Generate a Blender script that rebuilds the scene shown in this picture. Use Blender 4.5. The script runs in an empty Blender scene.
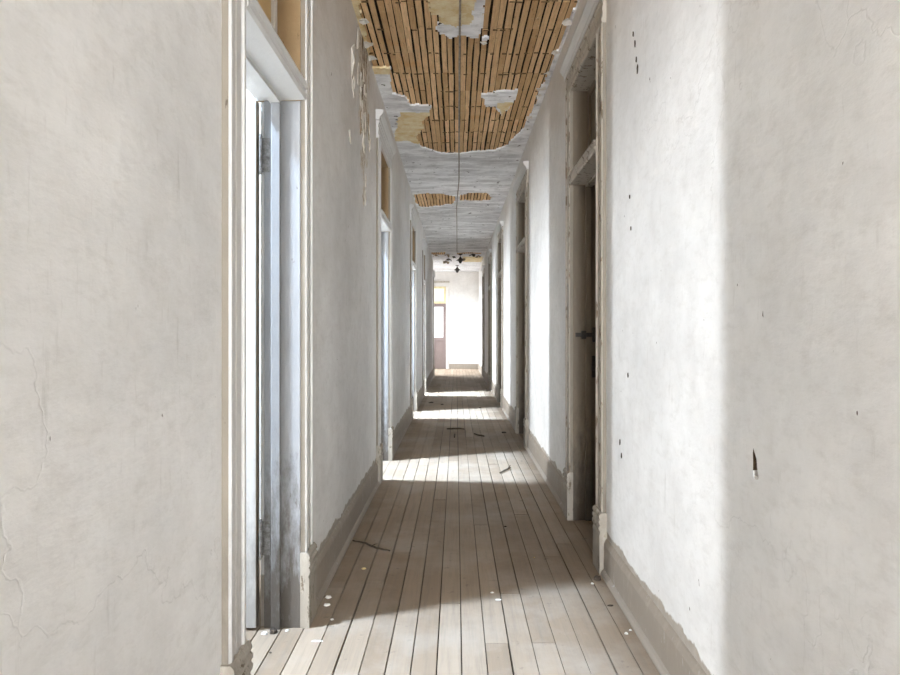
import bpy, bmesh, math, random
from mathutils import Vector, noise, geometry
random.seed(7)
scene = bpy.context.scene
COL = scene.collection

# ------------------------------------------------------------------ dimensions (metres)
XL, XR, H = -0.685, 0.81, 3.47        # corridor wall faces and ceiling height
T = 0.18                              # wall thickness
YB, YE = -8.0, 23.3                   # back end and far end of the corridor

# ------------------------------------------------------------------ material helpers
class NT:
    def __init__(s, name, rough=0.85, spec=0.25):
        s.m = bpy.data.materials.new(name); s.m.use_nodes = True
        s.t = s.m.node_tree; s.b = s.t.nodes['Principled BSDF']
        s.b.inputs['Roughness'].default_value = rough
        s.b.inputs['Specular IOR Level'].default_value = spec
        s.pos = s.n('ShaderNodeNewGeometry').outputs['Position']
    def n(s, typ, **kw):
        x = s.t.nodes.new(typ)
        for k, v in kw.items(): setattr(x, k, v)
        return x
    def put(s, sock, v):
        if isinstance(v, bpy.types.NodeSocket): s.t.links.new(v, sock)
        else: sock.default_value = v
    def scl(s, v, off=(0, 0, 0)):
        x = s.n('ShaderNodeMapping'); s.put(x.inputs['Vector'], s.pos)
        x.inputs['Scale'].default_value = v; x.inputs['Location'].default_value = off
        return x.outputs[0]
    def noise(s, scale, detail=4, rough=0.6, vec=None):
        x = s.n('ShaderNodeTexNoise'); s.put(x.inputs['Vector'], vec or s.pos)
        x.inputs['Scale'].default_value = scale; x.inputs['Detail'].default_value = detail
        x.inputs['Roughness'].default_value = rough
        return x.outputs['Fac']
    def step(s, v, a, b, lo=0.0, hi=1.0):
        x = s.n('ShaderNodeMapRange'); x.clamp = True
        s.put(x.inputs['Value'], v)
        for k, q in zip(('From Min', 'From Max', 'To Min', 'To Max'), (a, b, lo, hi)): s.put(x.inputs[k], q)
        return x.outputs[0]
    def math(s, op, a, b=0.0):
        x = s.n('ShaderNodeMath', operation=op); s.put(x.inputs[0], a); s.put(x.inputs[1], b)
        return x.outputs[0]
    def mix(s, f, a, b):
        x = s.n('ShaderNodeMix', data_type='RGBA')
        s.put(x.inputs['Factor'], f)
        for i, v in ((6, a), (7, b)):
            s.put(x.inputs[i], v if isinstance(v, bpy.types.NodeSocket) else (*v, 1.0))
        return x.outputs[2]
    def z(s):
        x = s.n('ShaderNodeSeparateXYZ'); s.put(x.inputs[0], s.pos); return x.outputs[2]
    def color(s, c): s.put(s.b.inputs['Base Color'], c if isinstance(c, bpy.types.NodeSocket) else (*c, 1.0))
    def bump(s, h, strength=0.3, dist=0.01):
        x = s.n('ShaderNodeBump'); x.inputs['Strength'].default_value = strength
        x.inputs['Distance'].default_value = dist; s.put(x.inputs['Height'], h)
        s.t.links.new(x.outputs[0], s.b.inputs['Normal'])

def plaster_mat(name, base, foot=True, chips=1.0, damage=False):
    q = NT(name, 0.9, 0.15)
    dark = tuple(c * 0.86 for c in base); lite = tuple(min(1, c * 1.04) for c in base)
    c = q.mix(q.step(q.noise(1.1, 6, 0.65), 0.35, 0.65), dark, lite)
    c = q.mix(q.step(q.noise(7, 8, 0.7), 0.42, 0.75, 0, 0.22), c, (0.50, 0.48, 0.45))
    # rubbed grey patches and vertical scuffs
    scuff = q.noise(1.0, 5, 0.6, q.scl((16, 16, 2.2)))
    c = q.mix(q.step(scuff, 0.66, 0.80, 0, 0.55), c, (0.36, 0.35, 0.32))
    fine = q.noise(1.0, 7, 0.72, q.scl((11, 11, 26)))
    c = q.mix(q.step(fine, 0.50, 0.72, 0, 0.30), c, (0.55, 0.54, 0.51))
    c = q.mix(q.step(q.noise(1.0, 6, 0.7, q.scl((38, 38, 7))), 0.60, 0.72, 0, 0.22), c, (0.45, 0.43, 0.40))
    # fine cracks, only here and there
    v = q.n('ShaderNodeTexVoronoi', feature='DISTANCE_TO_EDGE')
    warp = q.n('ShaderNodeVectorMath', operation='ADD')
    nz = q.n('ShaderNodeTexNoise'); nz.inputs['Scale'].default_value = 3.0; nz.inputs['Detail'].default_value = 5
    q.put(nz.inputs['Vector'], q.pos); q.put(warp.inputs[0], q.pos); q.put(warp.inputs[1], nz.outputs['Color'])
    q.put(v.inputs['Vector'], warp.outputs[0]); v.inputs['Scale'].default_value = 0.9
    crack = q.step(v.outputs['Distance'], 0.0, 0.006, 1, 0)
    cm = q.math('MULTIPLY', crack, q.step(q.noise(0.9, 2, 0.5, q.scl((1, 1, 1), (3, 5, 1))), 0.50, 0.62))
    c = q.mix(q.math('MULTIPLY', cm, 0.10), c, (0.25, 0.23, 0.21))
    # small nicks through the paint
    nick = q.step(q.noise(1.0, 2, 0.5, q.scl((34, 34, 20))), 0.775, 0.80, 0, chips)
    c = q.mix(nick, c, (0.12, 0.09, 0.07))
    if foot:   # ragged edge where the white coat stops above the baseboard
        edge = q.math('ADD', q.z(), q.math('MULTIPLY', q.math('SUBTRACT', q.noise(4.5, 7, 0.62), 0.5), 0.12))
        worn = q.mix(q.noise(14, 6), (0.29, 0.25, 0.205), (0.54, 0.50, 0.45))
        c = q.mix(q.step(edge, 0.222, 0.230, 1, 0), c, worn)
    # upper walls browned in ragged patches: mostly shade painted in, some stain
    st = q.math('ADD', q.z(), q.math('MULTIPLY', q.math('SUBTRACT', q.noise(1.6, 5), 0.5), 2.2))
    c = q.mix(q.step(st, 2.5, 3.4, 0, 0.32), c, (0.52, 0.45, 0.38))
    if damage:   # the leaking stretch where the coats have come away below the ceiling
        sx = q.n('ShaderNodeSeparateXYZ'); q.put(sx.inputs[0], q.pos)
        d = q.math('ABSOLUTE', q.math('SUBTRACT', sx.outputs[1], 4.82))
        d = q.math('ADD', q.math('MULTIPLY', d, 1.0), q.math('MULTIPLY', q.math('SUBTRACT', 3.45, q.z()), 0.30))
        nn = q.noise(1.0, 7, 0.72, q.scl((13, 13, 4.5)))
        t1 = q.math('SUBTRACT', nn, q.math('MULTIPLY', d, 0.62))
        c = q.mix(q.step(t1, 0.30, 0.33), c, q.mix(q.step(q.noise(22, 6, 0.7), 0.40, 0.62), (0.80, 0.75, 0.66), (0.40, 0.32, 0.24)))
        c = q.mix(q.step(t1, 0.435, 0.455), c, (0.20, 0.145, 0.095))
    q.color(c)
    h = q.math('ADD', q.math('MULTIPLY', q.noise(4, 3), 1.2), q.math('ADD', q.math('MULTIPLY', q.noise(45, 4), 0.18), q.math('MULTIPLY', fine, 0.5)))
    h = q.math('SUBTRACT', h, q.math('ADD', q.math('MULTIPLY', cm, 0.3), q.math('MULTIPLY', nick, 0.6)))
    q.bump(h, 0.35, 0.012)
    return q.m

def paint_mat(name, base, under, amount=0.0, rough=0.6, grime=0.4):
    """old paint worn through to what lies under it; amount shifts how much is gone"""
    q = NT(name, rough, 0.3)
    w = q.noise(1.0, 6, 0.68, q.scl((26, 26, 9)))
    c = q.mix(q.step(q.noise(3, 5), 0.35, 0.7, 0, 0.35), base, tuple(x * 0.8 for x in base))
    c = q.mix(q.step(w, 0.66 - amount, 0.70 - amount), c, under)
    low = q.math('ADD', q.z(), q.math('MULTIPLY', q.math('SUBTRACT', q.noise(9, 6, 0.7, q.scl((3, 3, 1))), 0.5), 1.7))
    c = q.mix(q.step(low, 0.15, 0.75, grime, 0), c, (0.09, 0.075, 0.06))
    q.color(c); q.bump(q.math('SUBTRACT', q.noise(30, 4), w), 0.25, 0.006)
    return q.m

def simple_mat(name, a, b, scale=12, rough=0.8, spec=0.25, stretch=(1, 1, 1), bump=0.2):
    q = NT(name, rough, spec)
    f = q.noise(1.0, 6, 0.65, q.scl(tuple(scale * s for s in stretch)))
    q.color(q.mix(q.step(f, 0.3, 0.7), a, b)); q.bump(f, bump, 0.005)
    return q.m

M = {}
M['wall'] = plaster_mat('old_white_plaster', (0.865, 0.865, 0.86))
M['wallleft'] = plaster_mat('leaking_white_plaster', (0.865, 0.865, 0.86), damage=True)
M['room'] = plaster_mat('side_room_plaster', (0.72, 0.71, 0.68), foot=False)
M['darkroom'] = simple_mat('shade_toned_plaster', (0.055, 0.045, 0.035), (0.10, 0.085, 0.07), 3, 0.9)  # near-black base: the unlit rooms' darkness is put into the colour
M['endwall'] = plaster_mat('end_wall_plaster', (0.80, 0.79, 0.77), foot=False)
M['white'] = paint_mat('chipped_white_paint', (0.68, 0.675, 0.66), (0.20, 0.18, 0.155), -0.07)
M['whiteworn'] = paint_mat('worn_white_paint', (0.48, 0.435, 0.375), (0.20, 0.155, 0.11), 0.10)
M['brown'] = paint_mat('bare_brown_edge', (0.27, 0.238, 0.195), (0.12, 0.095, 0.07), 0.0, 0.75)
M['jamb'] = paint_mat('toned_down_jamb_paint', (0.33, 0.337, 0.35), (0.16, 0.145, 0.13), -0.02, 0.55, 0.9)  # base colour lowered to stand in for weaker light on the jambs
M['jambdark'] = paint_mat('brown_jamb_paint', (0.20, 0.16, 0.115), (0.10, 0.075, 0.05), 0.0, 0.5, 0.9)
M['transomjamb'] = paint_mat('tan_transom_varnish', (0.34, 0.235, 0.125), (0.20, 0.13, 0.06), 0.0, 0.5, 0)
M['plinth'] = paint_mat('worn_plinth', (0.46, 0.42, 0.36), (0.17, 0.13, 0.09), 0.08, 0.75)
M['base'] = paint_mat('dusty_baseboard', (0.42, 0.37, 0.315), (0.56, 0.52, 0.48), 0.04, 0.8, 0.3)
M['metal'] = simple_mat('blackened_iron', (0.012, 0.011, 0.01), (0.05, 0.04, 0.03), 40, 0.55, 0.5)
M['rust'] = simple_mat('rusty_hinge_metal', (0.11, 0.10, 0.09), (0.36, 0.36, 0.36), 60, 0.6, 0.5)
M['cable'] = simple_mat('dusty_cable', (0.20, 0.17, 0.14), (0.40, 0.36, 0.31), 20, 0.7)
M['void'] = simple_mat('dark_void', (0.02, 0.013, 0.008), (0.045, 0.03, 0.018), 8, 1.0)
M['gouge'] = simple_mat('broken_brown_plaster', (0.035, 0.022, 0.013), (0.16, 0.11, 0.07), 60, 1.0)
M['twig'] = simple_mat('dark_twig', (0.035, 0.026, 0.018), (0.10, 0.075, 0.05), 50, 0.9)
M['chip'] = simple_mat('white_plaster_chip', (0.70, 0.68, 0.63), (0.82, 0.81, 0.78), 80, 0.9)
M['ychip'] = simple_mat('yellow_plaster_chip', (0.62, 0.46, 0.20), (0.76, 0.62, 0.36), 80, 0.9)
M['crumb'] = simple_mat('dark_debris', (0.03, 0.024, 0.018), (0.09, 0.07, 0.055), 60, 0.95)
M['keys'] = simple_mat('dark_plaster_keys', (0.06, 0.035, 0.02), (0.26, 0.17, 0.09), 50, 0.95)
M['flake'] = simple_mat('pale_curled_paint', (0.62, 0.57, 0.50), (0.78, 0.75, 0.70), 30, 0.9)
M['flakedark'] = simple_mat('brown_coat_plaster', (0.22, 0.17, 0.12), (0.42, 0.34, 0.24), 40, 0.95)
M['redbrown'] = paint_mat('red_brown_door_paint', (0.235, 0.185, 0.175), (0.34, 0.30, 0.29), 0.0, 0.6, 0.2)
M['yellowsash'] = simple_mat('yellow_sash_paint', (0.66, 0.55, 0.30), (0.78, 0.70, 0.46), 10, 0.6)

def emit_mat(name, col, strength):
    m = bpy.data.materials.new(name); m.use_nodes = True; t = m.node_tree
    t.nodes.remove(t.nodes['Principled BSDF'])
    e = t.nodes.new('ShaderNodeEmission'); e.inputs[0].default_value = (*col, 1); e.inputs[1].default_value = strength
    t.links.new(e.outputs[0], t.nodes['Material Output'].inputs[0])
    return m
M['daypane'] = emit_mat('daylit_dusty_pane', (0.93, 0.96, 1.0), 1.6)
M['amberpane'] = emit_mat('daylit_amber_pane', (1.0, 0.90, 0.66), 1.2)

# amber transom glass: dusty, lets a little light through
q = NT('amber_transom_glass', 0.45, 0.4)
q.color(q.mix(q.noise(3, 4), (0.60, 0.42, 0.19), (0.74, 0.55, 0.28))); M['amber'] = q.m
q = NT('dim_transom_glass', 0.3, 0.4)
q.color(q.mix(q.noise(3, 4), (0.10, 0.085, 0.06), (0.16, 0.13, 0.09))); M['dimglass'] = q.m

# floor boards
q = NT('dusty_floor_boards', 0.75, 0.2)
isl = q.n('ShaderNodeNewGeometry').outputs['Random Per Island']
c = q.mix(isl, (0.235, 0.175, 0.122), (0.32, 0.252, 0.187))
grain = q.noise(1.0, 7, 0.7, q.scl((45, 2.2, 45)))
c = q.mix(q.step(grain, 0.45, 0.72, 0, 0.5), c, (0.17, 0.14, 0.11))
dust = q.noise(1.7, 7, 0.65)
c = q.mix(q.step(dust, 0.45, 0.75, 0, 0.7), c, (0.38, 0.335, 0.285))
spot = q.noise(13, 4, 0.6)
c = q.mix(q.step(spot, 0.64, 0.74, 0, 0.55), c, (0.10, 0.08, 0.06))
c = q.mix(q.step(q.noise(0.8, 6, 0.7), 0.5, 0.72, 0, 0.5), c, (0.17, 0.13, 0.095))
q.color(c)
q.bump(q.math('ADD', grain, q.math('MULTIPLY', q.noise(8, 4), 0.8)), 0.25, 0.006)
M['floor'] = q.m

# laths
q = NT('ceiling_lath_wood', 0.85, 0.15)
isl = q.n('ShaderNodeNewGeometry').outputs['Random Per Island']
c = q.mix(isl, (0.54, 0.335, 0.16), (0.90, 0.64, 0.37))
g = q.noise(1.0, 6, 0.7, q.scl((70, 5, 70)))
c = q.mix(q.step(g, 0.42, 0.7, 0, 0.5), c, (0.34, 0.20, 0.11))
c = q.mix(q.step(q.noise(5, 6, 0.7), 0.52, 0.7, 0, 0.65), c, (0.62, 0.44, 0.25))
c = q.mix(q.step(q.noise(1.0, 5, 0.7, q.scl((55, 13, 55))), 0.60, 0.70, 0, 0.75), c, (0.16, 0.09, 0.045))
c = q.mix(q.step(q.noise(1.0, 6, 0.75, q.scl((45, 20, 45), (3, 1, 2))), 0.58, 0.70, 0, 0.6), c, (0.86, 0.68, 0.45))
c = q.mix(q.step(q.noise(2.2, 3, 0.5), 0.60, 0.74, 0, 0.5), c, (0.62, 0.27, 0.07))
q.color(c); q.bump(g, 0.4, 0.006); M['lath'] = q.m

# ceiling plaster: white paint with streaks, bare yellow coat where the attribute says so
q = NT('ceiling_plaster', 0.9, 0.15)
at = q.n('ShaderNodeAttribute'); at.attribute_name = 'bare'
streak = q.noise(1.0, 6, 0.65, q.scl((2.0, 6, 1)))
w = q.mix(q.step(streak, 0.40, 0.62), (0.92, 0.92, 0.93), (0.62, 0.61, 0.62))
w = q.mix(q.step(q.noise(6, 8, 0.75), 0.52, 0.70, 0, 0.55), w, (0.36, 0.345, 0.34))
w = q.mix(q.step(q.noise(14, 3, 0.5), 0.69, 0.71), w, (0.07, 0.055, 0.045))
y = q.mix(q.step(q.noise(9, 6, 0.7), 0.35, 0.65), (0.70, 0.52, 0.25), (0.86, 0.78, 0.56))
fb = q.step(q.math('ADD', at.outputs['Fac'], q.math('MULTIPLY', q.math('SUBTRACT', q.noise(9, 6, 0.7), 0.5), 1.9)), 0.40, 0.60)
q.color(q.mix(fb, w, y)); q.bump(q.noise(14, 6), 0.4, 0.01); M['ceil'] = q.m

# ------------------------------------------------------------------ mesh helpers
class MB:
    def __init__(s): s.bm = bmesh.new()
    def face(s, pts, mi=0):
        f = s.bm.faces.new([s.bm.verts.new(p) for p in pts]); f.material_index = mi; return f
    def box(s, a, b, mi=0):
        x0, y0, z0 = (min(a[i], b[i]) for i in range(3)); x1, y1, z1 = (max(a[i], b[i]) for i in range(3))
        v = [s.bm.verts.new(p) for p in ((x0,y0,z0),(x1,y0,z0),(x1,y1,z0),(x0,y1,z0),(x0,y0,z1),(x1,y0,z1),(x1,y1,z1),(x0,y1,z1))]
        for idx in ((3,2,1,0),(4,5,6,7),(0,1,5,4),(1,2,6,5),(2,3,7,6),(3,0,4,7)):
            s.bm.faces.new([v[i] for i in idx]).material_index = mi
    def prism(s, prof, f0, f1, mis=None, cap=0):
        """prof: 2D points; f0/f1 map a 2D point to its 3D place at either end"""
        a = [s.bm.verts.new(f0(p)) for p in prof]; b = [s.bm.verts.new(f1(p)) for p in prof]
        n = len(prof)
        for i in range(n):
            f = s.bm.faces.new((a[i], a[(i+1) % n], b[(i+1) % n], b[i])); f.material_index = mis[i] if mis else cap
        for ring in (a[::-1], b): s.bm.faces.new(ring).material_index = cap
    def tube(s, pts, r, n=8, closed=True):
        rings = []
        for i, p in enumerate(pts):
            p = Vector(p); rr = r[i] if isinstance(r, (list, tuple)) else r
            d = (Vector(pts[min(i+1, len(pts)-1)]) - Vector(pts[max(i-1, 0)])).normalized()
            up = Vector((0, 0, 1)) if abs(d.z) < 0.9 else Vector((1, 0, 0))
            u = d.cross(up).normalized(); w = d.cross(u)
            rings.append([s.bm.verts.new(p + rr*(math.cos(2*math.pi*k/n)*u + math.sin(2*math.pi*k/n)*w)) for k in range(n)])
        for a, b in zip(rings, rings[1:]):
            for k in range(n): s.bm.faces.new((a[k], a[(k+1) % n], b[(k+1) % n], b[k]))
        if closed:
            s.bm.faces.new(rings[0][::-1]); s.bm.faces.new(rings[-1])
    def lathe(s, prof, c, n=20):
        rings = [[s.bm.verts.new((c[0]+r*math.cos(2*math.pi*k/n), c[1]+r*math.sin(2*math.pi*k/n), c[2]+z)) for k in range(n)] for r, z in prof]
        for a, b in zip(rings, rings[1:]):
            for k in range(n): s.bm.faces.new((a[k], a[(k+1) % n], b[(k+1) % n], b[k]))
        s.bm.faces.new(rings[0][::-1]); s.bm.faces.new(rings[-1])
    def build(s, name, mats, parent=None, origin=None, bevel=0, smooth=False, kind=None):
        bmesh.ops.recalc_face_normals(s.bm, faces=s.bm.faces)
        if origin is None and parent is not None: origin = parent['_o']
        if origin is not None: bmesh.ops.translate(s.bm, verts=s.bm.verts, vec=-Vector(origin))
        me = bpy.data.meshes.new(name); s.bm.to_mesh(me); s.bm.free()
        for m in (mats if isinstance(mats, (list, tuple)) else [mats]): me.materials.append(m)
        o = bpy.data.objects.new(name, me); COL.objects.link(o)
        if parent is not None:
            o.parent = parent
            o['_o'] = origin
        elif origin is not None:
            o.location = origin; o['_o'] = origin
        else: o['_o'] = (0, 0, 0)
        if bevel:
            b = o.modifiers.new('bevel', 'BEVEL'); b.width = bevel; b.segments = 2; b.limit_method = 'ANGLE'
        if smooth:
            for p in me.polygons: p.use_smooth = True
        if kind: o['kind'] = kind
        return o

def tag(o, label, cat, group=None, kind=None):
    o['label'] = label; o['category'] = cat
    if group: o['group'] = group
    if kind: o['kind'] = kind
    return o

def empty(name, loc):
    e = bpy.data.objects.new(name, None); COL.objects.link(e); e.location = loc; e['_o'] = tuple(loc)
    e.empty_display_size = 0.1
    return e

# ------------------------------------------------------------------ doorways: (outer near, inner near, inner far, outer far)
LEFT = [(1.90, 2.05, 2.86, 3.00), (5.57, 5.73, 6.58, 6.73), (9.66, 9.82, 10.70, 10.85), (13.2, 13.36, 14.05, 14.20)]
RIGHT = [(3.50, 3.66, 4.50, 4.66), (7.24, 7.41, 8.36, 8.52), (11.1, 11.26, 12.1, 12.26), (14.8, 14.96, 15.8, 15.96), (18.4, 18.56, 19.4, 19.56)]
HEAD = 2.97                            # top of the transom opening
LEFT_END = 19.62                       # the left wall stops here and a lobby opens

# ------------------------------------------------------------------ floor
b = MB()
bw, gap, x = 0.0985, 0.0055, 0.0225 - 0.0985 * 10
while x < 1.0:
    y = -8.0 - random.random() * 2
    while y < 23.35:
        ln = random.choice((1.2, 1.8, 2.4, 3.0, 3.6)) + random.random() * 0.5
        dz = random.uniform(-0.0012, 0.0006)
        y0, y1 = max(y, -8.0), min(y + ln - 0.004, 23.35)
        g0, g1 = random.uniform(0.0012, 0.0042), random.uniform(0.0012, 0.0042)
        if y1 > y0: b.box((x + g0, y0, -0.02), (x + bw - g1, y1, dz))
        y += ln
    x += bw
b.build('floor', M['floor'], kind='structure')
tag(bpy.data.objects['floor'], 'dusty grey brown floor boards running down the corridor', 'floor', kind='structure')
b = MB(); b.box((-4.3, -8.1, -0.08), (3.7, 24, -0.021))
tag(b.build('floor_base', M['void']), 'dark subfloor seen only in the gaps between the boards', 'floor', kind='structure')

# ------------------------------------------------------------------ corridor walls
def wall_run(b, side, y0, y1, opens):
    xf = XL if side < 0 else XR; xb = xf + side * T
    y = y0
    for o in opens:
        a, c = o[1] - 0.02, o[2] + 0.02
        b.box((xf, y, -0.02), (xb, a, H + 0.1)); b.box((xf, a, HEAD + 0.02), (xb, c, H + 0.1)); y = c
    if y < y1: b.box((xf, y, -0.02), (xb, y1, H + 0.1))

b = MB(); wall_run(b, -1, YB, LEFT_END, LEFT)
wl = tag(b.build('wall_left', M['wallleft']), 'left corridor wall of scuffed white plaster', 'wall', kind='structure')

# right wall; its near stretch carries a real gouge knocked through the plaster
b = MB()
y_a = RIGHT[0][1] - 0.02
G = [(1.742, 0.906), (1.760, 0.902), (1.770, 0.908), (1.773, 0.924), (1.772, 0.950), (1.7735, 0.972), (1.770, 0.985), (1.7665, 0.978), (1.762, 0.973), (1.757, 0.966), (1.752, 0.957), (1.750, 0.948), (1.749, 0.936), (1.745, 0.926), (1.7405, 0.915)]
outer = [(YB, -0.02), (y_a, -0.02), (y_a, H + 0.1), (YB, H + 0.1)]
allp = outer + G
for tri in geometry.tessellate_polygon([[Vector((p[0], p[1], 0)) for p in outer], [Vector((p[0], p[1], 0)) for p in G]]):
    b.face([(XR, allp[i][0], allp[i][1]) for i in tri])
cy = sum(p[0] for p in G) / len(G); cz = sum(p[1] for p in G) / len(G)
for i in range(len(G)):
    p, r = G[i], G[(i + 1) % len(G)]
    sh = lambda p: (XR + 0.020 + 0.004 * math.sin(p[1] * 400), cy + (p[0] - cy) * 0.82, cz + (p[1] - cz) * 0.92)
    b.face([(XR, *p), (XR, *r), sh(r), sh(p)], 0 if p[1] < 0.915 else 1)
    b.face([sh(p), sh(r), (XR + 0.026, cy, cz)], 1)
bk = XR + T
for quad in (((bk,YB,-.02),(bk,y_a,-.02),(bk,y_a,H+.1),(bk,YB,H+.1)), ((XR,y_a,-.02),(bk,y_a,-.02),(bk,y_a,H+.1),(XR,y_a,H+.1)),
             ((XR,YB,H+.1),(bk,YB,H+.1),(bk,y_a,H+.1),(XR,y_a,H+.1)), ((XR,YB,-.02),(bk,YB,-.02),(bk,y_a,-.02),(XR,y_a,-.02)), ((XR,YB,-.02),(bk,YB,-.02),(bk,YB,H+.1),(XR,YB,H+.1))):
    b.face(quad)
bmesh.ops.remove_doubles(b.bm, verts=b.bm.verts, dist=1e-5)
b.box((XR, y_a, HEAD + 0.02), (bk, RIGHT[0][2] + 0.02, H + 0.1))
wall_run(b, 1, RIGHT[0][2] + 0.02, YE, RIGHT[1:])
wr = tag(b.build('wall_right', [M['wall'], M['gouge']]), 'right corridor wall of white plaster with a small dark gouge', 'wall', kind='structure')

# end wall with a cased doorway, back wall behind the camera with a window
DX0, DX1, DH = -1.22, -0.36, 2.95
b = MB()
b.box((-2.9, YE, -0.02), (DX0, YE + 0.2, H + 0.1)); b.box((DX1, YE, -0.02), (XR + 0.3, YE + 0.2, H + 0.1))
b.box((DX0, YE, DH), (DX1, YE + 0.2, H + 0.1))
b.box((0.30, YE - 0.05, -0.02), (XR, YE, H + 0.05))
tag(b.build('wall_end', M['endwall']), 'white plaster wall closing the far end of the corridor', 'wall', kind='structure')
WB = (-0.55, 0.68, 0.75, 2.9)
b = MB()
b.box((XL - T, YB - 0.2, -0.02), (WB[0], YB, H + 0.1)); b.box((WB[1], YB - 0.2, -0.02), (XR + T, YB, H + 0.1))
b.box((WB[0], YB - 0.2, -0.02), (WB[1], YB, WB[2])); b.box((WB[0], YB - 0.2, WB[3]), (WB[1], YB, H + 0.1))
tag(b.build('wall_back', M['wall']), 'plaster wall behind the viewer with a tall window', 'wall', kind='structure')

# ------------------------------------------------------------------ side rooms (shells the doorways open into)
def room(name, label, x0, x1, y0, y1, mat, win=None, h=H, floor=True):
    """x0 = corridor side, x1 = outer side"""
    b = MB(); s = -1 if x1 < x0 else 1
    b.box((x0, y0 - 0.1, -0.02), (x1 + s * 0.1, y0, h + 0.1)); b.box((x0, y1, -0.02), (x1 + s * 0.1, y1 + 0.1, h + 0.1))
    if win:
        wy0, wy1, wz0, wz1 = win
        b.box((x1, y0, -0.02), (x1 + s * 0.1, wy0, h + 0.1)); b.box((x1, wy1, -0.02), (x1 + s * 0.1, y1, h + 0.1))
        b.box((x1, wy0, -0.02), (x1 + s * 0.1, wy1, wz0)); b.box((x1, wy0, wz1), (x1 + s * 0.1, wy1, h + 0.1))
    else: b.box((x1, y0, -0.02), (x1 + s * 0.1, y1, h + 0.1))
    b.box((x0, y0, h), (x1, y1, h + 0.1))
    if floor: b.box((1.0 if s > 0 else -0.965, y0, -0.02), (x1, y1, -0.003), 1)
    return tag(b.build(name, [mat, M['floor']]), label, 'wall', kind='structure')

def window_unit(n, label, x, win, s):
    y0, y1, z0, z1 = win
    e = tag(empty('window_%d' % n, (x, (y0 + y1) / 2, z0)), label, 'window', kind='structure')
    b = MB(); f = 0.04
    xa, xb = x + s * 0.03, x + s * 0.07
    b.box((xa, y0, z0), (xb, y0 + f, z1)); b.box((xa, y1 - f, z0), (xb, y1, z1))
    b.box((xa, y0 + f, z0), (xb, y1 - f, z0 + f)); b.box((xa, y0 + f, z1 - f), (xb, y1 - f, z1))
    b.build('window_frame', M['white'], e)
    b = MB(); b.box((x + s * 0.06, y0 + f, z0 + f), (x + s * 0.065, y1 - f, z1 - f)); b.build('window_pane', M['daypane'], e)

def fill_skylight(n, label, x, y, zc, dx, dy):  # unseen roof opening, added to house a sky lamp
    e = tag(empty('window_%d' % n, (x, y, zc)), label, 'fill_skylight', kind='structure')
    b = MB(); f = 0.05; x0, x1, y0, y1 = x - dx, x + dx, y - dy, y + dy
    b.box((x0 - f, y0 - f, zc - 0.03), (x0, y1 + f, zc)); b.box((x1, y0 - f, zc - 0.03), (x1 + f, y1 + f, zc))
    b.box((x0, y0 - f, zc - 0.03), (x1, y0, zc)); b.box((x0, y1, zc - 0.03), (x1, y1 + f, zc))
    b.build('window_frame', M['white'], e)
    b = MB(); b.box((x0, y0, zc - 0.012), (x1, y1, zc - 0.004)); b.build('window_pane', M['daypane'], e)

def area(name, loc, rot, sx, sy, power, col, spread=180):
    l = bpy.data.lights.new(name, 'AREA'); l.shape = 'RECTANGLE'; l.size = sx; l.size_y = sy
    l.energy = power; l.color = col; l.spread = math.radians(spread)
    o = bpy.data.objects.new(name, l); COL.objects.link(o); o.location = loc; o.rotation_euler = rot
    return o

DAY = (0.90, 0.95, 1.0)
SKY = (0.59, 0.77, 1.0)
RW = XL - 2.0
RH = 4.75                             # left rooms raised to hold an added skylight
names = ['first', 'second', 'third', 'fourth']
spans = [(0.3, 3.75), (3.95, 7.7), (7.9, 11.6), (11.8, 16.0)]
LP = [84, 140, 190, 230]
LQ = [55, 90, 130, 170]
for i, (d, sp) in enumerate(zip(LEFT, spans)):
    c = d[1] + 0.15
    win = (c - 0.22, c + 0.22, 0.55, 3.35)
    room('wall_left_room', 'bright side room behind the %s left doorway' % names[i], XL - T, RW, sp[0], sp[1], M['room'], win, RH)
    window_unit(i + 1, 'tall narrow window in the room behind the %s left doorway' % names[i], RW, win, -1)
    fill_skylight(7 + i, 'small added skylight in the room behind the %s left doorway' % names[i], -2.4, c, RH, 0.17, 0.17)
    area('fill_sky', (-2.4, c, 4.62), (0, math.radians(-28), 0), 0.30, 0.26, LP[i], SKY, 75)  # added lamp that throws the bright floor bands
    area('daylight_low', (RW + 0.02, d[1] + 0.13, 1.90), (0, math.radians(-88), 0), 2.3, 0.12, LQ[i], DAY)
rsp = [(1.9, 5.65), (5.85, 9.5), (9.7, 13.3), (13.5, 16.9), (17.1, 20.8)]
for i, sp in enumerate(rsp):
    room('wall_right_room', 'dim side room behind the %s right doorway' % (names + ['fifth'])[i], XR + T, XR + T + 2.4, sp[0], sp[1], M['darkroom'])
# lobby at the far end, open to the left
lob = (20.4, 22.6, 0.7, 3.1)
b = MB()
b.box((-2.8, LEFT_END - 0.1, -0.02), (XL - T, LEFT_END, H + 0.1))
for a, c in (((-2.9, LEFT_END, -.02), (-2.8, lob[0], H+.1)), ((-2.9, lob[1], -.02), (-2.8, YE, H+.1)), ((-2.9, lob[0], -.02), (-2.8, lob[1], lob[2])), ((-2.9, lob[0], lob[3]), (-2.8, lob[1], H+.1))):
    b.box(a, c)
b.box((-2.8, LEFT_END, -0.02), (-0.965, YE, -0.003), 1)
tag(b.build('wall_lobby', [M['endwall'], M['floor']]), 'bright lobby opening left at the corridor end', 'wall', kind='structure')
window_unit(5, 'large window lighting the lobby at the corridor end', -2.8, lob, -1)
area('daylight', (-2.76, 21.5, 1.9), (0, math.radians(-80), 0), 2.3, 2.1, 32, DAY)
fill_skylight(11, 'long added skylight over the lobby at the corridor end', -2.45, 21.6, H, 0.2, 0.8)
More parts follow.
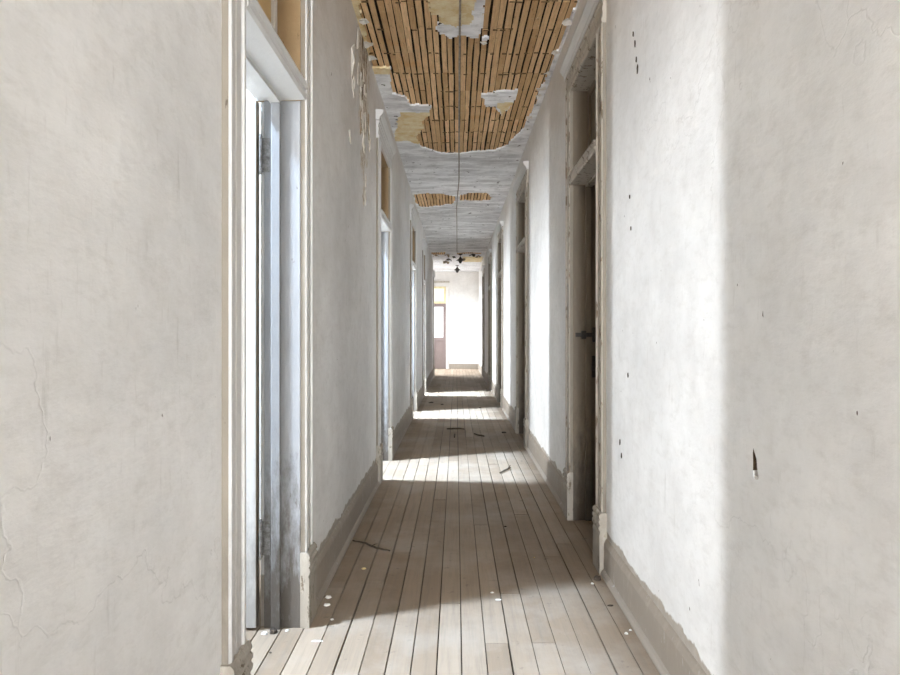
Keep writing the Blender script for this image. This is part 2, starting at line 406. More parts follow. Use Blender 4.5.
area('fill_sky', (-2.45, 21.6, 3.32), (0, math.radians(-38), 0), 0.4, 1.6, 105, DAY, 90)  # added lamp to brighten the lobby floor
# window behind the viewer
e = tag(empty('window_6', (0.06, YB, WB[2])), 'tall window behind the viewer', 'window', kind='structure')
b = MB()
b.box((WB[0], YB - .08, WB[2]), (WB[0] + .05, YB - .03, WB[3])); b.box((WB[1] - .05, YB - .08, WB[2]), (WB[1], YB - .03, WB[3]))
b.box((WB[0] + .05, YB - .08, WB[2]), (WB[1] - .05, YB - .03, WB[2] + .05)); b.box((WB[0] + .05, YB - .08, WB[3] - .05), (WB[1] - .05, YB - .03, WB[3]))
b.build('window_frame', M['white'], e)
b = MB(); b.box((WB[0] + .05, YB - .07, WB[2] + .05), (WB[1] - .05, YB - .065, WB[3] - .05)); b.build('window_pane', M['daypane'], e)
area('daylight', ((WB[0] + WB[1]) / 2, YB + 0.02, (WB[2] + WB[3]) / 2), (math.radians(90), 0, 0), 1.1, 2.0, 660, (0.94, 0.97, 1.0))

# ------------------------------------------------------------------ baseboards
def base_run(side, spans_, name):
    xf = XL if side < 0 else XR; s = -side
    for (a, c) in spans_:
        b = MB()
        prof = [(0, 0), (0.034, 0), (0.034, 0.012), (0.026, 0.026), (0.017, 0.032), (0.017, 0.165), (0.012, 0.178), (0.006, 0.19), (0, 0.195)]
        b.prism(prof, lambda p: (xf + s * p[0], a, p[1]), lambda p: (xf + s * p[0], c, p[1]))
        o = b.build(name, M['base'])
        tag(o, '%s baseboard stretch between %.0f and %.0f metres down the corridor' % ('left' if side < 0 else 'right', a, c), 'baseboard', kind='structure')
base_run(-1, [(YB, LEFT[0][0] - 0.01)] + [(LEFT[i][3] + 0.01, LEFT[i + 1][0] - 0.01) for i in range(3)] + [(LEFT[3][3] + 0.01, LEFT_END - 0.13)], 'baseboard_left')
base_run(1, [(YB, RIGHT[0][0] - 0.01)] + [(RIGHT[i][3] + 0.01, RIGHT[i + 1][0] - 0.01) for i in range(4)] + [(RIGHT[4][3] + 0.01, YE)], 'baseboard_right')
b = MB()
b.box((DX1 + 0.12, YE - 0.02, 0), (0.30, YE, 0.18)); b.box((0.28, YE - 0.07, 0), (XR - 0.03, YE - 0.05, 0.18))
tag(b.build('baseboard_end', M['base'], bevel=0.004), 'brown baseboard along the far end wall', 'baseboard', kind='structure')

# ------------------------------------------------------------------ doorways
# casing cross-section: (position across the width 0..1, projection in metres); the last flag marks bare brown sides
CAS = [(0.0, 0.0), (0.0, 0.020), (0.05, 0.027), (0.16, 0.027), (0.20, 0.019), (0.40, 0.019), (0.44, 0.023), (0.56, 0.023), (0.60, 0.019), (0.80, 0.019), (0.84, 0.027), (0.95, 0.027), (1.0, 0.020), (1.0, 0.0)]
CASM = [1] + [0] * 11 + [2, 0]
def doorway(n, side, d, label, leaf=False, glass='amber'):
    xf = XL if side < 0 else XR; s = -side            # s points into the corridor
    y0, y1, y2, y3 = d
    X = lambda p: xf + s * p                          # distance from the wall face, positive into the corridor
    e = tag(empty('door_%d' % n, (xf, (y1 + y2) / 2, 0)), label, 'doorway', kind='structure')
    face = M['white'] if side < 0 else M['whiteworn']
    mats = [face, M['brown'], face]
    # plinth blocks with reeded tops
    for a, c in ((y0 - 0.012, y1 + 0.004), (y2 - 0.004, y3 + 0.012)):
        b = MB()
        prof = [(0, 0), (0.040, 0), (0.040, 0.215), (0.034, 0.225), (0.040, 0.235), (0.044, 0.245), (0.044, 0.255), (0.036, 0.265), (0.044, 0.275), (0.044, 0.287), (0.036, 0.297), (0.042, 0.305), (0.040, 0.318), (0.030, 0.33), (0, 0.33)]
        b.prism(prof, lambda p: (X(p[0]), a, p[1]), lambda p: (X(p[0]), c, p[1]))
        b.build('plinth_block', M['plinth'], e)
    # side casings
    for a, c in ((y0, y1 - 0.005), (y2 + 0.005, y3)):
        b = MB(); w = c - a
        b.prism(CAS, lambda p: (X(p[1]), a + w * p[0], 0.33), lambda p: (X(p[1]), a + w * p[0], HEAD), CASM)
        b.build('side_casing', mats, e)
    # head casing and cornice
    b = MB(); hh = 0.15
    b.prism(CAS, lambda p: (X(p[1]), y0, HEAD + hh * p[0]), lambda p: (X(p[1]), y3, HEAD + hh * p[0]), None, 0)
    b.build('head_casing', mats, e)
    b = MB()
    prof = [(0, 0), (0.030, 0), (0.036, 0.012), (0.036, 0.024), (0.048, 0.034), (0.060, 0.052), (0.064, 0.056), (0.064, 0.082), (0, 0.088)]
    b.prism(prof, lambda p: (X(p[0]), y0 - 0.025, HEAD + hh + p[1]), lambda p: (X(p[0]), y3 + 0.025, HEAD + hh + p[1]))
    b.build('cornice', M['white'], e)
    # jamb linings with their stops, below and above the transom bar
    BZ0, BZ1 = 2.32, 2.385
    jm = M['jamb'] if side < 0 else M['jambdark']
    for ys, dy in ((y1, -0.02), (y2, 0.02)):
        b = MB()
        b.box((X(0.0), ys, 0), (X(-T + 0.020), ys + dy, BZ0))
        b.box((X(-0.085), ys, 0), (X(-0.125), ys - dy * 0.9, BZ0))
        b.build('jamb', jm, e, bevel=0.003)
        b = MB()
        b.box((X(0.0), ys, BZ0), (X(-T - 0.012), ys + dy, HEAD))
        b.build('transom_jamb', M['transomjamb'] if side < 0 else jm, e)
    b = MB(); b.box((X(0.0), y1 - 0.02, HEAD), (X(-T - 0.012), y2 + 0.02, HEAD + 0.02))
    b.build('head_lining', M['transomjamb'] if side < 0 else face, e)
    # transom bar: moulded lip, flat soffit, stop
    b = MB()
    prof = [(0.022, 0.004), (0.030, 0.014), (0.030, 0.026), (0.022, 0.034), (0.024, 0.050), (0.036, 0.058), (0.036, 0.065), (-0.192, 0.065), (-0.192, 0.0), (-0.13, 0.0), (-0.13, -0.014), (-0.085, -0.014), (-0.085, 0.0)]
    b.prism(prof, lambda p: (X(p[0]), y1, BZ0 + p[1]), lambda p: (X(p[0]), y2, BZ0 + p[1]))
    b.build('transom_bar', face, e)
    # transom sash
    b = MB(); sa, sb = X(-0.10), X(-0.135)
    b.box((sa, y1, BZ1), (sb, y1 + 0.05, HEAD)); b.box((sa, y2 - 0.05, BZ1), (sb, y2, HEAD))
    b.box((sa, y1 + 0.05, BZ1), (sb, y2 - 0.05, BZ1 + 0.05)); b.box((sa, y1 + 0.05, HEAD - 0.05), (sb, y2 - 0.05, HEAD))
    t = b.build('transom_sash', face if side < 0 else jm, e, bevel=0.004)
    b = MB(); b.box((X(-0.115), y1 + 0.05, BZ1 + 0.05), (X(-0.12), y2 - 0.05, HEAD - 0.05))
    g = b.build('transom_glass', M[glass], t); g['label'] = 'amber pane' if glass == 'amber' else 'dark pane'
    if leaf:   # panelled leaf standing open into the room, hinged on the far jamb
        b = MB(); xa = X(-T - 0.003); xb = X(-T - 0.003 - 0.74); ya, yb = y2 - 0.028, y2 + 0.012
        za, zb = 0.012, 2.312; st = 0.11
        xs = lambda u: xa + (xb - xa) * u / 0.74
        b.box((xs(0), ya + 0.001, za), (xs(0.004), yb - 0.001, zb), 1); b.box((xs(0.004), ya, za), (xs(st), yb, zb)); b.box((xs(0.74 - st), ya, za), (xs(0.74), yb, zb))
        for r0, r1 in ((za, 0.24), (0.95, 1.07), (1.45, 1.56), (2.19, zb)): b.box((xs(st), ya, r0), (xs(0.74 - st), yb, r1))
        for r0, r1 in ((0.24, 0.95), (1.07, 1.45), (1.56, 2.19)): b.box((xs(st), ya + 0.011, r0), (xs(0.74 - st), yb - 0.011, r1))
        lf = b.build('door_leaf', [M['white'], M['jambdark']], e, bevel=0.003)
        for hz in (2.08, 0.395):
            b = MB(); hx, hy = X(-T + 0.006), y2 - 0.012
            b.tube([(hx + s * 0.004, hy - 0.004, hz - 0.075), (hx + s * 0.004, hy - 0.004, hz + 0.075)], 0.0075, 10)
            b.tube([(hx + s * 0.004, hy - 0.004, hz - 0.088), (hx + s * 0.004, hy - 0.004, hz - 0.075)], [0.004, 0.009], 10)
            b.tube([(hx + s * 0.004, hy - 0.004, hz + 0.075), (hx + s * 0.004, hy - 0.004, hz + 0.088)], [0.009, 0.004], 10)
            b.box((X(-T + 0.008), y2 - 0.003, hz - 0.075), (X(-T + 0.048), y2, hz + 0.075))
            for k in (-0.05, 0.0, 0.05): b.tube([(X(-T + 0.032), y2 - 0.0045, hz + k), (X(-T + 0.032), y2 - 0.003, hz + k)], 0.004, 8)
            o = b.build('hinge', M['rust'], lf); o['label'] = 'rusty hinge'
        b = MB(); kx = xs(0.68)
        b.tube([(kx, ya - 0.045, 0.98), (kx, ya - 0.030, 0.98), (kx, ya - 0.012, 0.98), (kx, ya, 0.98)], [0.016, 0.027, 0.012, 0.022], 14)
        b.build('door_knob', M['metal'], lf, smooth=True)
    return e

ordL = ['nearest left doorway with white chipped casing and an open door', 'second left doorway with tan transom, between the nearest and third ones',
        'third left doorway, narrow sliver with pale casing', 'fourth left doorway, farthest one before the lobby']
ordR = ['nearest right doorway with worn brown casing and black latch keepers', 'second right doorway, dark opening with brown stained plinth',
        'third right doorway with dark plinth block', 'fourth right doorway, thin dark sliver', 'fifth right doorway, the farthest thin dark strip']
for i, d in enumerate(LEFT): doorway(i + 1, -1, d, ordL[i], leaf=True)
for i, d in enumerate(RIGHT):
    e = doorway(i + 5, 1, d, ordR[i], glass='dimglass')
    if i == 0:   # rim lock keeper and a lower strike on the far jamb
        b = MB()
        y2 = d[2]; b.box((XR + 0.015, y2 - 0.026, 1.270), (XR + 0.130, y2 - 0.001, 1.298)); b.box((XR + 0.055, y2 - 0.034, 1.255), (XR + 0.085, y2 - 0.001, 1.312))
        b.box((XR + 0.128, y2 - 0.05, 1.235), (XR + 0.165, y2 - 0.014, 1.335))
        o = b.build('latch_keeper', M['metal'], e, bevel=0.003); o['label'] = 'black iron latch keeper'
        b = MB(); b.box((XR + 0.126, y2 - 0.030, 0.99), (XR + 0.160, y2 - 0.014, 1.14))
        b.lathe([(0.010, 0), (0.024, 0.006), (0.026, 0.02), (0.014, 0.032)], (XR + 0.145, y2 - 0.045, 1.04), 14)
        o = b.build('lock_strike', M['metal'], e, bevel=0.003); o['label'] = 'black iron strike plate'

# corner casing where the left wall stops
e = tag(empty('trim_1', (XL, LEFT_END, 0)), 'dark cased corner where the left wall stops at the lobby', 'trim', kind='structure')
b = MB(); w = 0.12; a = LEFT_END - w
b.prism(CAS, lambda p: (XL + p[1], a + w * p[0], 0.33), lambda p: (XL + p[1], a + w * p[0], HEAD), CASM)
b.build('corner_casing', [M['white'], M['brown'], M['white']], e)
b = MB(); b.box((XL, a - 0.01, 0), (XL + 0.042, LEFT_END + 0.005, 0.33)); b.build('plinth_block', M['plinth'], e, bevel=0.006)
b = MB(); b.box((XL, a - 0.03, HEAD), (XL + 0.05, LEFT_END + 0.02, HEAD + 0.19)); b.build('cornice', M['white'], e, bevel=0.01)

# far door: half glazed, red brown below, yellow transom
e = tag(empty('door_10', ((DX0 + DX1) / 2, YE, 0)), 'half glazed red brown door with yellow transom in the end wall', 'door', kind='structure')
b = MB()
for a, c in ((DX0 - 0.13, DX0), (DX1, DX1 + 0.09)): b.box((a, YE - 0.025, 0), (c, YE + 0.0, DH))
b.box((DX0 - 0.13, YE - 0.025, DH), (DX1 + 0.09, YE, DH + 0.13)); b.build('casing', M['endwall'], e, bevel=0.004)
b = MB(); b.box((DX0 - 0.16, YE - 0.07, DH + 0.13), (DX1 + 0.13, YE, DH + 0.19)); b.build('cornice', M['plinth'], e, bevel=0.008)
b = MB()
b.box((DX0, YE + 0.04, 2.34), (DX1, YE + 0.10, 2.42)); b.box((DX0, YE + 0.04, DH - 0.07), (DX1, YE + 0.10, DH))
b.box((DX0, YE + 0.04, 2.42), (DX0 + 0.07, YE + 0.10, DH - 0.07)); b.box((DX1 - 0.07, YE + 0.04, 2.42), (DX1, YE + 0.10, DH - 0.07))
t = b.build('transom_sash', M['yellowsash'], e)
b = MB(); b.box((DX0 + 0.07, YE + 0.06, 2.42), (DX1 - 0.07, YE + 0.07, DH - 0.07)); b.build('transom_glass', M['amberpane'], t)
b = MB(); fw = 0.10
b.box((DX0, YE + 0.04, 0.01), (DX0 + fw, YE + 0.085, 2.34)); b.box((DX1 - fw, YE + 0.04, 0.01), (DX1, YE + 0.085, 2.34))
b.box((DX0 + fw, YE + 0.04, 0.01), (DX1 - fw, YE + 0.085, 0.22)); b.box((DX0 + fw, YE + 0.04, 1.0), (DX1 - fw, YE + 0.085, 1.12)); b.box((DX0 + fw, YE + 0.04, 2.22), (DX1 - fw, YE + 0.085, 2.34))
b.box((DX0 + fw, YE + 0.055, 0.22), (DX1 - fw, YE + 0.075, 1.0)); b.box(((DX0 + DX1) / 2 - 0.03, YE + 0.045, 0.22), ((DX0 + DX1) / 2 + 0.03, YE + 0.085, 1.0))
lf = b.build('door_leaf', M['redbrown'], e, bevel=0.004)
b = MB(); b.box((DX0 + fw, YE + 0.06, 1.12), (DX1 - fw, YE + 0.067, 2.22)); b.build('door_glass', M['daypane'], lf)
b = MB(); b.tube([(DX0 + 0.06, YE + 0.04, 1.02), (DX0 + 0.06, YE + 0.0, 1.02), (DX0 + 0.06, YE - 0.02, 1.02)], [0.012, 0.012, 0.026], 12); b.build('door_knob', M['metal'], lf)

# ------------------------------------------------------------------ ceiling
LATH_A = [(-0.62, 1.0), (-0.63, 3.0), (-0.64, 4.24), (-0.66, 4.66), (-0.687, 5.31), (-0.533, 5.33), (-0.567, 5.59), (-0.582, 5.91), (-0.456, 6.01), (-0.453, 6.2), (-0.343, 6.2), (-0.241, 6.25), (-0.271, 6.52), (-0.357, 6.64), (-0.34, 6.9), (-0.444, 7.21), (-0.409, 7.6), (-0.206, 7.86), (0.036, 7.9), (0.216, 7.81), (0.454, 7.77), (0.593, 7.56), (0.65, 7.29), (0.722, 6.9), (0.754, 6.2), (0.775, 5.48), (0.786, 4.82), (0.796, 4.24), (0.79, 3.0), (0.78, 1.0)]
PATCH = [[(-0.16, 3.4), (-0.185, 4.24), (-0.188, 4.45), (-0.11, 4.46), (-0.133, 4.68), (-0.022, 4.77), (0.029, 4.76), (0.178, 4.82), (0.184, 4.44), (0.189, 4.24), (0.2, 3.5)],
         [(0.239, 5.96), (0.379, 5.86), (0.474, 5.82), (0.548, 5.84), (0.553, 5.99), (0.541, 6.17), (0.46, 6.5), (0.385, 6.25), (0.272, 6.21)],
         [(0.19, 4.80), (0.235, 4.78), (0.23, 4.87), (0.20, 4.88)]]
LATH_B = [[(-0.654, 10.21), (-0.436, 10.11), (-0.204, 10.18), (-0.008, 10.39), (-0.034, 10.98), (-0.333, 11.21), (-0.609, 11.31), (-0.684, 10.98)],
          [(0.063, 10.3), (0.218, 10.11), (0.498, 10.11), (0.581, 10.49), (0.561, 10.73), (0.231, 10.73), (0.066, 10.73)],
          [(-0.737, 17.64), (-0.279, 17.55), (-0.28, 18.2), (-0.654, 18.32)], [(0.0, 17.75), (0.3, 17.6), (0.7, 17.7), (0.72, 18.1), (0.35, 18.0), (0.05, 18.15)]]
YELLOW = [[(-0.55, 6.40), (-0.2, 6.40), (-0.25, 7.52), (-0.72, 7.36)], [(-0.2, 3.3), (-0.2, 4.56), (0.10, 4.62), (0.20, 3.4)], [(-0.70, 5.30), (-0.53, 5.32), (-0.55, 5.46), (-0.70, 5.44)],
          [(0.38, 6.15), (0.56, 6.10), (0.46, 6.5)], [(-0.72, 1), (-0.72, 5.2), (-0.60, 5.2), (-0.60, 1)], [(0.2, 18.6), (0.78, 18.6), (0.78, 20.2), (0.2, 20.4)]]
def inside(poly, x, y):
    r = False; n = len(poly)
    for i in range(n):
        (x0, y0), (x1, y1) = poly[i], poly[(i + 1) % n]
        if (y0 > y) != (y1 > y) and x < (x1 - x0) * (y - y0) / (y1 - y0) + x0: r = not r
    return r
def has_plaster(x, y):
    # edges wobble a little, as torn plaster does
    wx = x + 0.022 * noise.noise((x * 14, y * 7, 3)) + 0.009 * noise.noise((x * 50, y * 30, 9))
    wy = y + 0.045 * noise.noise((x * 9, y * 9, 7)) + 0.02 * noise.noise((x * 40, y * 30, 1))
    if any(inside(p, wx, wy) for p in PATCH): return True
    if inside(LATH_A, wx, wy): return False
    return not any(inside(p, wx, wy) for p in LATH_B)
def plaster_grid(b, ya, yb, sx, sy, th=0.014):
    x0, x1 = XL - 0.005, XR + 0.005
    nx = round((x1 - x0) / sx); ny = round((yb - ya) / sy); sx = (x1 - x0) / nx; sy = (yb - ya) / ny
    cell = [[has_plaster(x0 + (i + .5) * sx, ya + (j + .5) * sy) for i in range(nx)] for j in range(ny)]
    V = {}
    def vert(i, j):
        if (i, j) not in V:
            x, y = x0 + i * sx, ya + j * sy
            near = [cell[jj][ii] for jj in (j - 1, j) for ii in (i - 1, i) if 0 <= jj < ny and 0 <= ii < nx]
            dz = 0.003 * noise.noise((x * 3, y * 3, 0))
            if not all(near): dz -= 0.010 * abs(noise.noise((x * 11, y * 11, 4)))   # torn edges sag
            V[(i, j)] = b.bm.verts.new((x, y, H + dz))
        return V[(i, j)]
    fs = []
    for j in range(ny):
        for i in range(nx):
            if cell[j][i]: fs.append(b.bm.faces.new((vert(i, j), vert(i, j + 1), vert(i + 1, j + 1), vert(i + 1, j))))
    # broken edge thickness, up to the laths
    for ed in [ed for ed in b.bm.edges if len(ed.link_faces) == 1 and ed.link_faces[0] in set(fs)] if False else []: pass
    return V
b = MB()
plaster_grid(b, 1.6, 8.4, 0.013, 0.022); plaster_grid(b, 8.4, 12.0, 0.025, 0.05); plaster_grid(b, 12.0, 20.0, 0.04, 0.08)
bmesh.ops.remove_doubles(b.bm, verts=b.bm.verts, dist=1e-4)
bd = [ed for ed in b.bm.edges if len(ed.link_faces) == 1]
r = bmesh.ops.extrude_edge_only(b.bm, edges=bd)
bmesh.ops.translate(b.bm, verts=[v for v in r['geom'] if isinstance(v, bmesh.types.BMVert)], vec=(0, 0, 0.018))
b.box((XL - 0.01, YB, H), (XR + 0.01, 1.6, H + 0.02)); b.box((XL - 0.01, 20.0, H), (XR + 0.01, YE, H + 0.02)); b.box((-2.8, LEFT_END, H), (XL - 0.01, YE, H + 0.05))
cl = b.build('ceiling', M['ceil'])
tag(cl, 'plaster ceiling fallen away to bare wooden laths', 'ceiling', kind='structure')
at = cl.data.attributes.new('bare', 'FLOAT', 'POINT')
for i, v in enumerate(cl.data.vertices):
    x, y = v.co.x, v.co.y
    at.data[i].value = 1.0 if any(inside(p, x + 0.03 * noise.noise((x * 9, y * 9, 2)), y + 0.08 * noise.noise((x * 7, y * 7, 5))) for p in YELLOW) else 0.0
# laths
b = MB()
lw, lp = 0.0422, 0.0515
x = XL + 0.004; k = 0; rl = random.Random(11)
while x < XR - 0.02:
    y = 1.47 + 0.0225 - 1.2 + (0.0, 0.4, 0.8, 0.4)[(k // 7) % 4] + rl.choice((0, 0, 0, 0.4))
    while y < 20.0:
        y1 = min(y + 1.2 - rl.uniform(0.006, 0.02), 20.0)
        ja, jb = rl.uniform(-0.004, 0.004), rl.uniform(-0.004, 0.004); wd = lw * rl.uniform(0.86, 1.06)
        if y1 > y + 0.05:
            dzl = rl.uniform(0, 0.004); rows = []
            n_ = 6
            for q_ in range(n_ + 1):         # one strip, split from the log: its edges wander along its length
                yq = y + (y1 - y) * q_ / n_; jo = ja + (jb - ja) * q_ / n_
                a_ = x + jo + rl.uniform(-0.0016, 0.0016); c_ = x + jo + wd + rl.uniform(-0.003, 0.003)
                rows.append([b.bm.verts.new(p) for p in ((a_, yq, H + 0.016 + dzl), (c_, yq, H + 0.016 + dzl), (c_, yq, H + 0.0232), (a_, yq, H + 0.0232))])
            for r0, r1 in zip(rows, rows[1:]):
                for k_ in range(4): b.bm.faces.new((r0[k_], r0[(k_ + 1) % 4], r1[(k_ + 1) % 4], r1[k_]))
            b.bm.faces.new(rows[0][::-1]); b.bm.faces.new(rows[-1])
        y += 1.2
    x += lp; k += 1
tag(b.build('lath_strips', M['lath'], cl), 'bare wooden laths', 'ceiling'); del cl.children[0]['category']
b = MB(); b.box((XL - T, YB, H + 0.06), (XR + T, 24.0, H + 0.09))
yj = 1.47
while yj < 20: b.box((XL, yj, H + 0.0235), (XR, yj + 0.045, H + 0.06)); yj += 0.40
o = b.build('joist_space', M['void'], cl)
# torn ends and dirt lines under the joists: dark keys of plaster left between laths
b = MB()
yj = 1.47
while yj < 8.2:
    for k in range(29):
        if random.random() < 0.5:
            x0 = XL + 0.004 + k * 0.0515 + random.uniform(0, 0.03); y0 = yj + random.uniform(0.0, 0.03)
            if not has_plaster(x0, y0): b.box((x0, y0, H + 0.011), (x0 + random.uniform(0.02, 0.055), y0 + random.uniform(0.006, 0.016), H + 0.017))
    yj += 0.40
b.build('plaster_keys', M['keys'], cl)
# curled flakes hanging from the torn ceiling far down the corridor and along the torn edges
def flake(pts_c, size, nrm, mat, name, parent, curl=0.4, tall=1.0):
    b = MB(); n = 9
    u = Vector(nrm).orthogonal().normalized(); w = Vector(nrm).cross(u)
    ring = [Vector(pts_c) + (u * math.cos(2*math.pi*k/n) + w * math.sin(2*math.pi*k/n)) * size * random.uniform(0.55, 1.1) + Vector(nrm) * size * curl * random.random() for k in range(n)]
    ring = [Vector((p.x, p.y, pts_c[2] + (p.z - pts_c[2]) * tall)) for p in ring]
    c0 = Vector(pts_c)
    for k in range(n): b.face([c0, ring[k], ring[(k + 1) % n]])
    bmesh.ops.remove_doubles(b.bm, verts=b.bm.verts, dist=1e-5)
    g = bmesh.ops.extrude_face_region(b.bm, geom=b.bm.faces[:])
    bmesh.ops.translate(b.bm, verts=[v for v in g['geom'] if isinstance(v, bmesh.types.BMVert)], vec=Vector(nrm) * 0.004)
    o = b.build(name, mat, parent); return o
for (x, y, sz, m) in ((-0.25, 17.9, 0.10, 'flakedark'), (-0.22, 18.9, 0.12, 'crumb'), (-0.05, 18.4, 0.07, 'crumb'), (0.2, 18.9, 0.08, 'flakedark'), (-0.55, 18.0, 0.09, 'flakedark'), (0.45, 17.8, 0.10, 'crumb'), (-0.3, 19.6, 0.11, 'flakedark'), (0.62, 18.1, 0.09, 'flakedark')):
    flake((x, y, H - 0.012), sz, (0, 0.15, -1), M[m], 'plaster_flake', cl, 0.9)
for (x, y, sz) in ((0.765, 5.0, 0.035), (0.76, 5.4, 0.04), (0.755, 5.75, 0.05), (0.75, 5.9, 0.03), (0.73, 6.5, 0.04), (-0.64, 4.5, 0.04), (-0.66, 4.85, 0.045), (-0.655, 5.1, 0.04), (0.77, 4.5, 0.04), (0.21, 4.83, 0.03)):
    flake((x, y, H - 0.008), sz, (0, 0, -1), M['flake'], 'plaster_flake', cl, 0.5)

# peeling coat on the left wall below the ceiling
rp = random.Random(3)
for k in range(26):
    t = rp.random(); y = 4.45 + 0.55 * rp.random() + 0.15 * t; z = 3.42 - 0.75 * t - 0.12 * rp.random()
    flake((XL + 0.001, y, z), rp.uniform(0.010, 0.032), (1, 0, 0), M['flake'] if rp.random() < 0.72 else M['flakedark'], 'peeling_plaster', wl, 0.35, rp.uniform(2.0, 4.5))
for (y, z, sz) in ((4.25, 3.05, 0.05), (4.27, 2.92, 0.03), (4.15, 2.55, 0.02), (4.85, 2.3, 0.025), (4.9, 2.45, 0.02)):
    flake((XL + 0.001, y, z), sz, (1, 0, 0), M['flake'], 'peeling_plaster', wl, 0.5, 2.6)
for (y, z, sz) in ((2.96, 2.66, 0.004), (2.93, 2.60, 0.006), (2.91, 2.52, 0.005), (2.89, 2.47, 0.007), (3.02, 1.93, 0.004), (3.00, 1.78, 0.003), (3.20, 0.76, 0.006), (3.17, 0.70, 0.005), (3.05, 1.10, 0.004)):
    flake((XR - 0.001, y, z), sz, (-1, 0, 0), M['crumb'], 'peeling_plaster', wr, 0.15, 3.0)

# ------------------------------------------------------------------ things: cable, lamps, debris
b = MB()
pts = [(0.02, 1.7), (0.026, 3.0), (0.026, 4.24), (0.028, 5.3), (0.029, 6.34), (0.034, 7.33), (0.043, 9.25), (0.020, 10.4), (0.012, 11.06), (0.018, 13), (0.026, 17.1), (0.03, 17.6)]
fine = []
for (xa, ya), (xb, yb) in zip(pts, pts[1:]):
    n = max(2, int((yb - ya) / 0.15))
    for k in range(n):
        u = k / n; y = ya + (yb - ya) * u
        fine.append((xa + (xb - xa) * u + 0.003 * noise.noise((y * 2, 0, 0)), y, H - 0.018 - 0.012 * abs(math.sin(y * math.pi / 1.3))))
b.tube(fine, 0.0075, 8)
tag(b.build('electrical_cable', M['cable'], smooth=True, origin=(0.026, 4.24, H)), 'brown electrical cable running along the middle of the ceiling', 'cable')
def lamp(x, y, drop, label):
    z = H - drop
    e = tag(empty('pendant_lamp', (x, y, H)), label, 'lamp', None)
    b = MB(); b.tube([(x, y, H - 0.002), (x + 0.004, y, H - drop * 0.5), (x, y, z)], 0.006, 8); b.build('cord', M['metal'], e)
    b = MB(); b.lathe([(0.05, -0.006), (0.05, 0.0), (0.03, 0.012)][::-1] and [(0.03, -0.03), (0.055, -0.012), (0.06, -0.001)], (x, y, H)); b.build('ceiling_rose', M['metal'], e)
    b = MB(); b.lathe([(0.015, 0.03), (0.03, 0.0), (0.05, -0.03), (0.11, -0.07), (0.115, -0.078), (0.06, -0.082), (0.03, -0.15), (0.012, -0.16)], (x, y, z)); b.build('lamp_shade', M['metal'], e, smooth=True)
lamp(0.12, 18.0, 0.10, 'small dark pendant lamp nearer along the far ceiling')
lamp(0.04, 21.0, 0.08, 'small dark pendant lamp hanging deepest, near the end wall')

def stick(name, pts, r, label, cat='twig'):
    b = MB(); fine = []
    for p, w in zip(pts, pts[1:]):
        for k in range(4):
            u = k / 4; fine.append((p[0] + (w[0] - p[0]) * u, p[1] + (w[1] - p[1]) * u, r + 0.0015 + 0.004 * abs(math.sin(9 * (p[0] + u)))))
    fine.append((*pts[-1], r + 0.0015))
    rr = [r * (0.55 + 0.45 * math.sin(math.pi * (0.15 + 0.8 * i / len(fine)))) for i in range(len(fine))]
    b.tube(fine, rr, 7)
    if len(pts) > 2:
        p = Vector(fine[len(fine) // 2]); b.tube([p, p + Vector((0.02, 0.015, 0.006)), p + Vector((0.032, 0.034, 0.002))], [r * .5, r * .4, r * .2], 6)
    tag(b.build(name, M['twig'], origin=(*pts[0], 0)), label, cat)
stick('twig', [(-0.640, 4.033), (-0.551, 3.976), (-0.472, 3.885), (-0.391, 3.85)], 0.006, 'long dark twig beside the left baseboard past the nearest doorway')
stick('twig', [(0.404, 5.972), (0.492, 6.145), (0.523, 6.297)], 0.008, 'crooked dark twig in the bright band of floor at right')
stick('twig', [(0.233, 8.244), (0.290, 8.13), (0.350, 8.086)], 0.011, 'dark twig on the shaded floor between two bright bands')
stick('twig', [(-0.12, 8.66), (0.0, 8.70), (0.11, 8.66)], 0.012, 'straight dark splinter lying across the boards mid corridor', 'splinter')
stick('twig', [(-0.02, 8.0), (-0.015, 8.25)], 0.010, 'short dark splinter lying along the boards mid corridor', 'splinter')

def chip(name, x, y, sz, mat, label, cat, tall=0.35, long=1.0):
    b = MB(); n = 8; a0 = random.random() * 6
    z0 = 0.0012
    lo = [(x + long * sz * 0.9 * random.uniform(.75, 1.1) * math.cos(a0 + 2*math.pi*k/n), y + sz * 0.8 * random.uniform(.75, 1.1) * math.sin(a0 + 2*math.pi*k/n)) for k in range(n)]
    A = [b.bm.verts.new((*p, z0)) for p in lo]
    B = [b.bm.verts.new((x + (p[0] - x) * 0.8, y + (p[1] - y) * 0.8, z0 + sz * tall * random.uniform(.6, 1.3))) for p in lo]
    for k in range(n): b.bm.faces.new((A[k], A[(k+1) % n], B[(k+1) % n], B[k]))
    b.bm.faces.new(A[::-1]); c = b.bm.verts.new((x, y, z0 + sz * tall * 1.4))
    for k in range(n): b.bm.faces.new((B[k], B[(k+1) % n], c))
    tag(b.build(name, M[mat], origin=(x, y, 0)), label, cat)
chip('plaster_chip', -0.506, 3.573, 0.016, 'ychip', 'yellow plaster chip alone on the brown boards right of the baseboard', 'chip')
chip('plaster_chip', -0.625, 3.185, 0.019, 'chip', 'white plaster chip by the left plinth, farther of the pair', 'chip')
chip('plaster_chip', -0.615, 3.095, 0.018, 'chip', 'white plaster chip by the left plinth, nearer of the pair', 'chip')
chip('plaster_chip', -0.735, 2.83, 0.011, 'chip', 'small white chip at the foot of the nearest left jamb', 'chip')
chip('plaster_chip', -0.825, 2.80, 0.013, 'chip', 'larger white chip deep in the nearest left doorway', 'chip', 0.5, 1.4)
chip('debris_clump', -0.79, 2.815, 0.022, 'crumb', 'black clump of dirt at the foot of the nearest left jamb', 'debris', 0.6)
chip('debris_crumb', -0.754, 2.637, 0.007, 'crumb', 'single dark crumb on the pale boards in the nearest left doorway', 'debris')
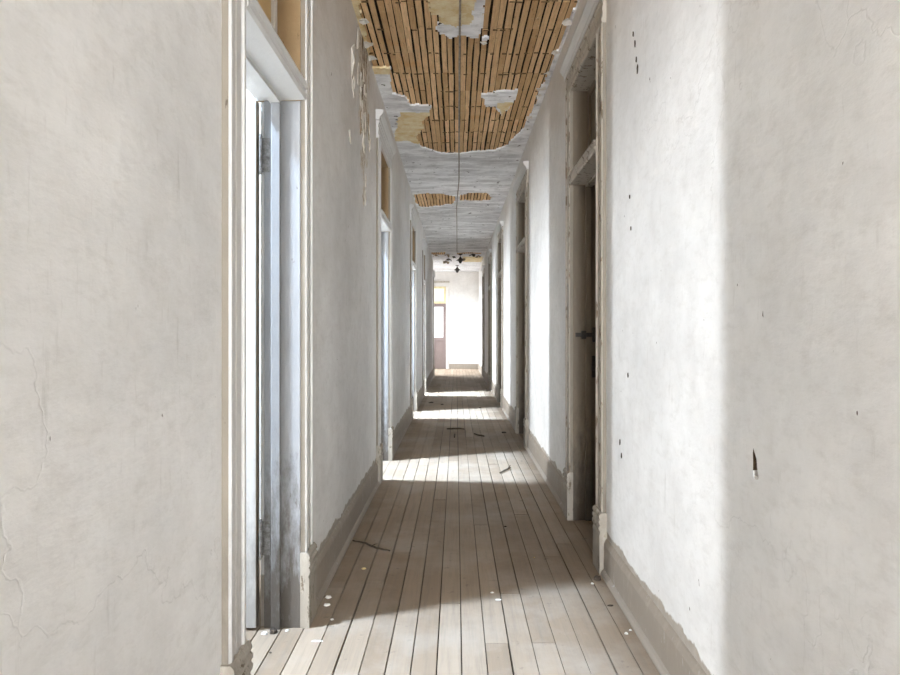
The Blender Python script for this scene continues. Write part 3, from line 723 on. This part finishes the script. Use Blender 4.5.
chip('plaster_chip', -0.561, 2.939, 0.010, 'chip', 'tiny white chip on the shadow edge before the nearest left plinth', 'chip')
chip('paper_scrap', -0.585, 2.735, 0.010, 'chip', 'white strip of scrap on the pale boards outside the nearest left doorway', 'scrap', 0.15, 3.2)
chip('plaster_chip', 0.705, 3.36, 0.011, 'chip', 'white chip beside the near right plinth block', 'chip')
chip('plaster_chip', 0.735, 2.803, 0.011, 'chip', 'white chip near the right baseboard at the front, left of two', 'chip')
chip('plaster_chip', 0.760, 2.835, 0.008, 'chip', 'white chip near the right baseboard at the front, right of two', 'chip')
chip('debris_crumb', 0.735, 3.09, 0.012, 'crumb', 'dark crumb against the right shoe moulding at the front', 'debris', 0.35, 1.6)
chip('debris_crumb', 0.745, 3.42, 0.028, 'crumb', 'dark pile of dirt at the foot of the near right plinth', 'debris', 0.5)
chip('plaster_chip', 0.18, 3.244, 0.010, 'chip', 'white fleck on the shadow edge mid floor, farther of two', 'chip')
chip('plaster_chip', 0.205, 3.159, 0.012, 'chip', 'white fleck on the shadow edge mid floor, nearer of two', 'chip', 0.2, 1.6)
chip('debris_crumb', 0.33, 4.35, 0.012, 'crumb', 'dark crumb in front of the nearest right doorway', 'debris')
chip('debris_crumb', -0.461, 11.986, 0.035, 'crumb', 'dark debris by the left wall past the third doorway', 'debris', 0.4, 1.6)
chip('debris_crumb', -0.25, 11.7, 0.03, 'crumb', 'dark debris on the floor past the third left doorway, away from the wall', 'debris', 0.4, 1.4)
chip('debris_crumb', 0.413, 11.192, 0.03, 'crumb', 'dark debris beside the far bright band on the right', 'debris')
chip('debris_crumb', 0.62, 8.408, 0.03, 'crumb', 'dark debris on the floor before the second right doorway', 'debris', 0.4, 1.3)
chip('plaster_chip', 0.45, 3.75, 0.007, 'ychip', 'tiny yellow speck on the shaded boards near the right doorway', 'chip')

# ------------------------------------------------------------------ world, camera, view
w = bpy.data.worlds.new('overcast'); scene.world = w; w.use_nodes = True
w.node_tree.nodes['Background'].inputs[0].default_value = (0.8, 0.88, 1.0, 1); w.node_tree.nodes['Background'].inputs[1].default_value = 1.0
cam = bpy.data.cameras.new('camera'); co = bpy.data.objects.new('camera', cam); COL.objects.link(co)
co.location = (0, 0, 1.3); co.rotation_euler = (math.radians(90), 0, 0)
cam.sensor_width = 36; cam.lens = 26.0; cam.shift_x = -6 / 900; cam.shift_y = -5 / 900; cam.clip_start = 0.05
scene.camera = co
vs = scene.view_settings
scene.display_settings.display_device = 'sRGB'
vs.view_transform = 'Standard'; vs.look = 'None'; vs.gamma = 1; vs.exposure = 0.52; vs.use_curve_mapping = False
scene.cycles.use_denoising = True
scene.cycles.max_bounces = 14; scene.cycles.diffuse_bounces = 10
for o in scene.objects:
    if '_o' in o: del o['_o']
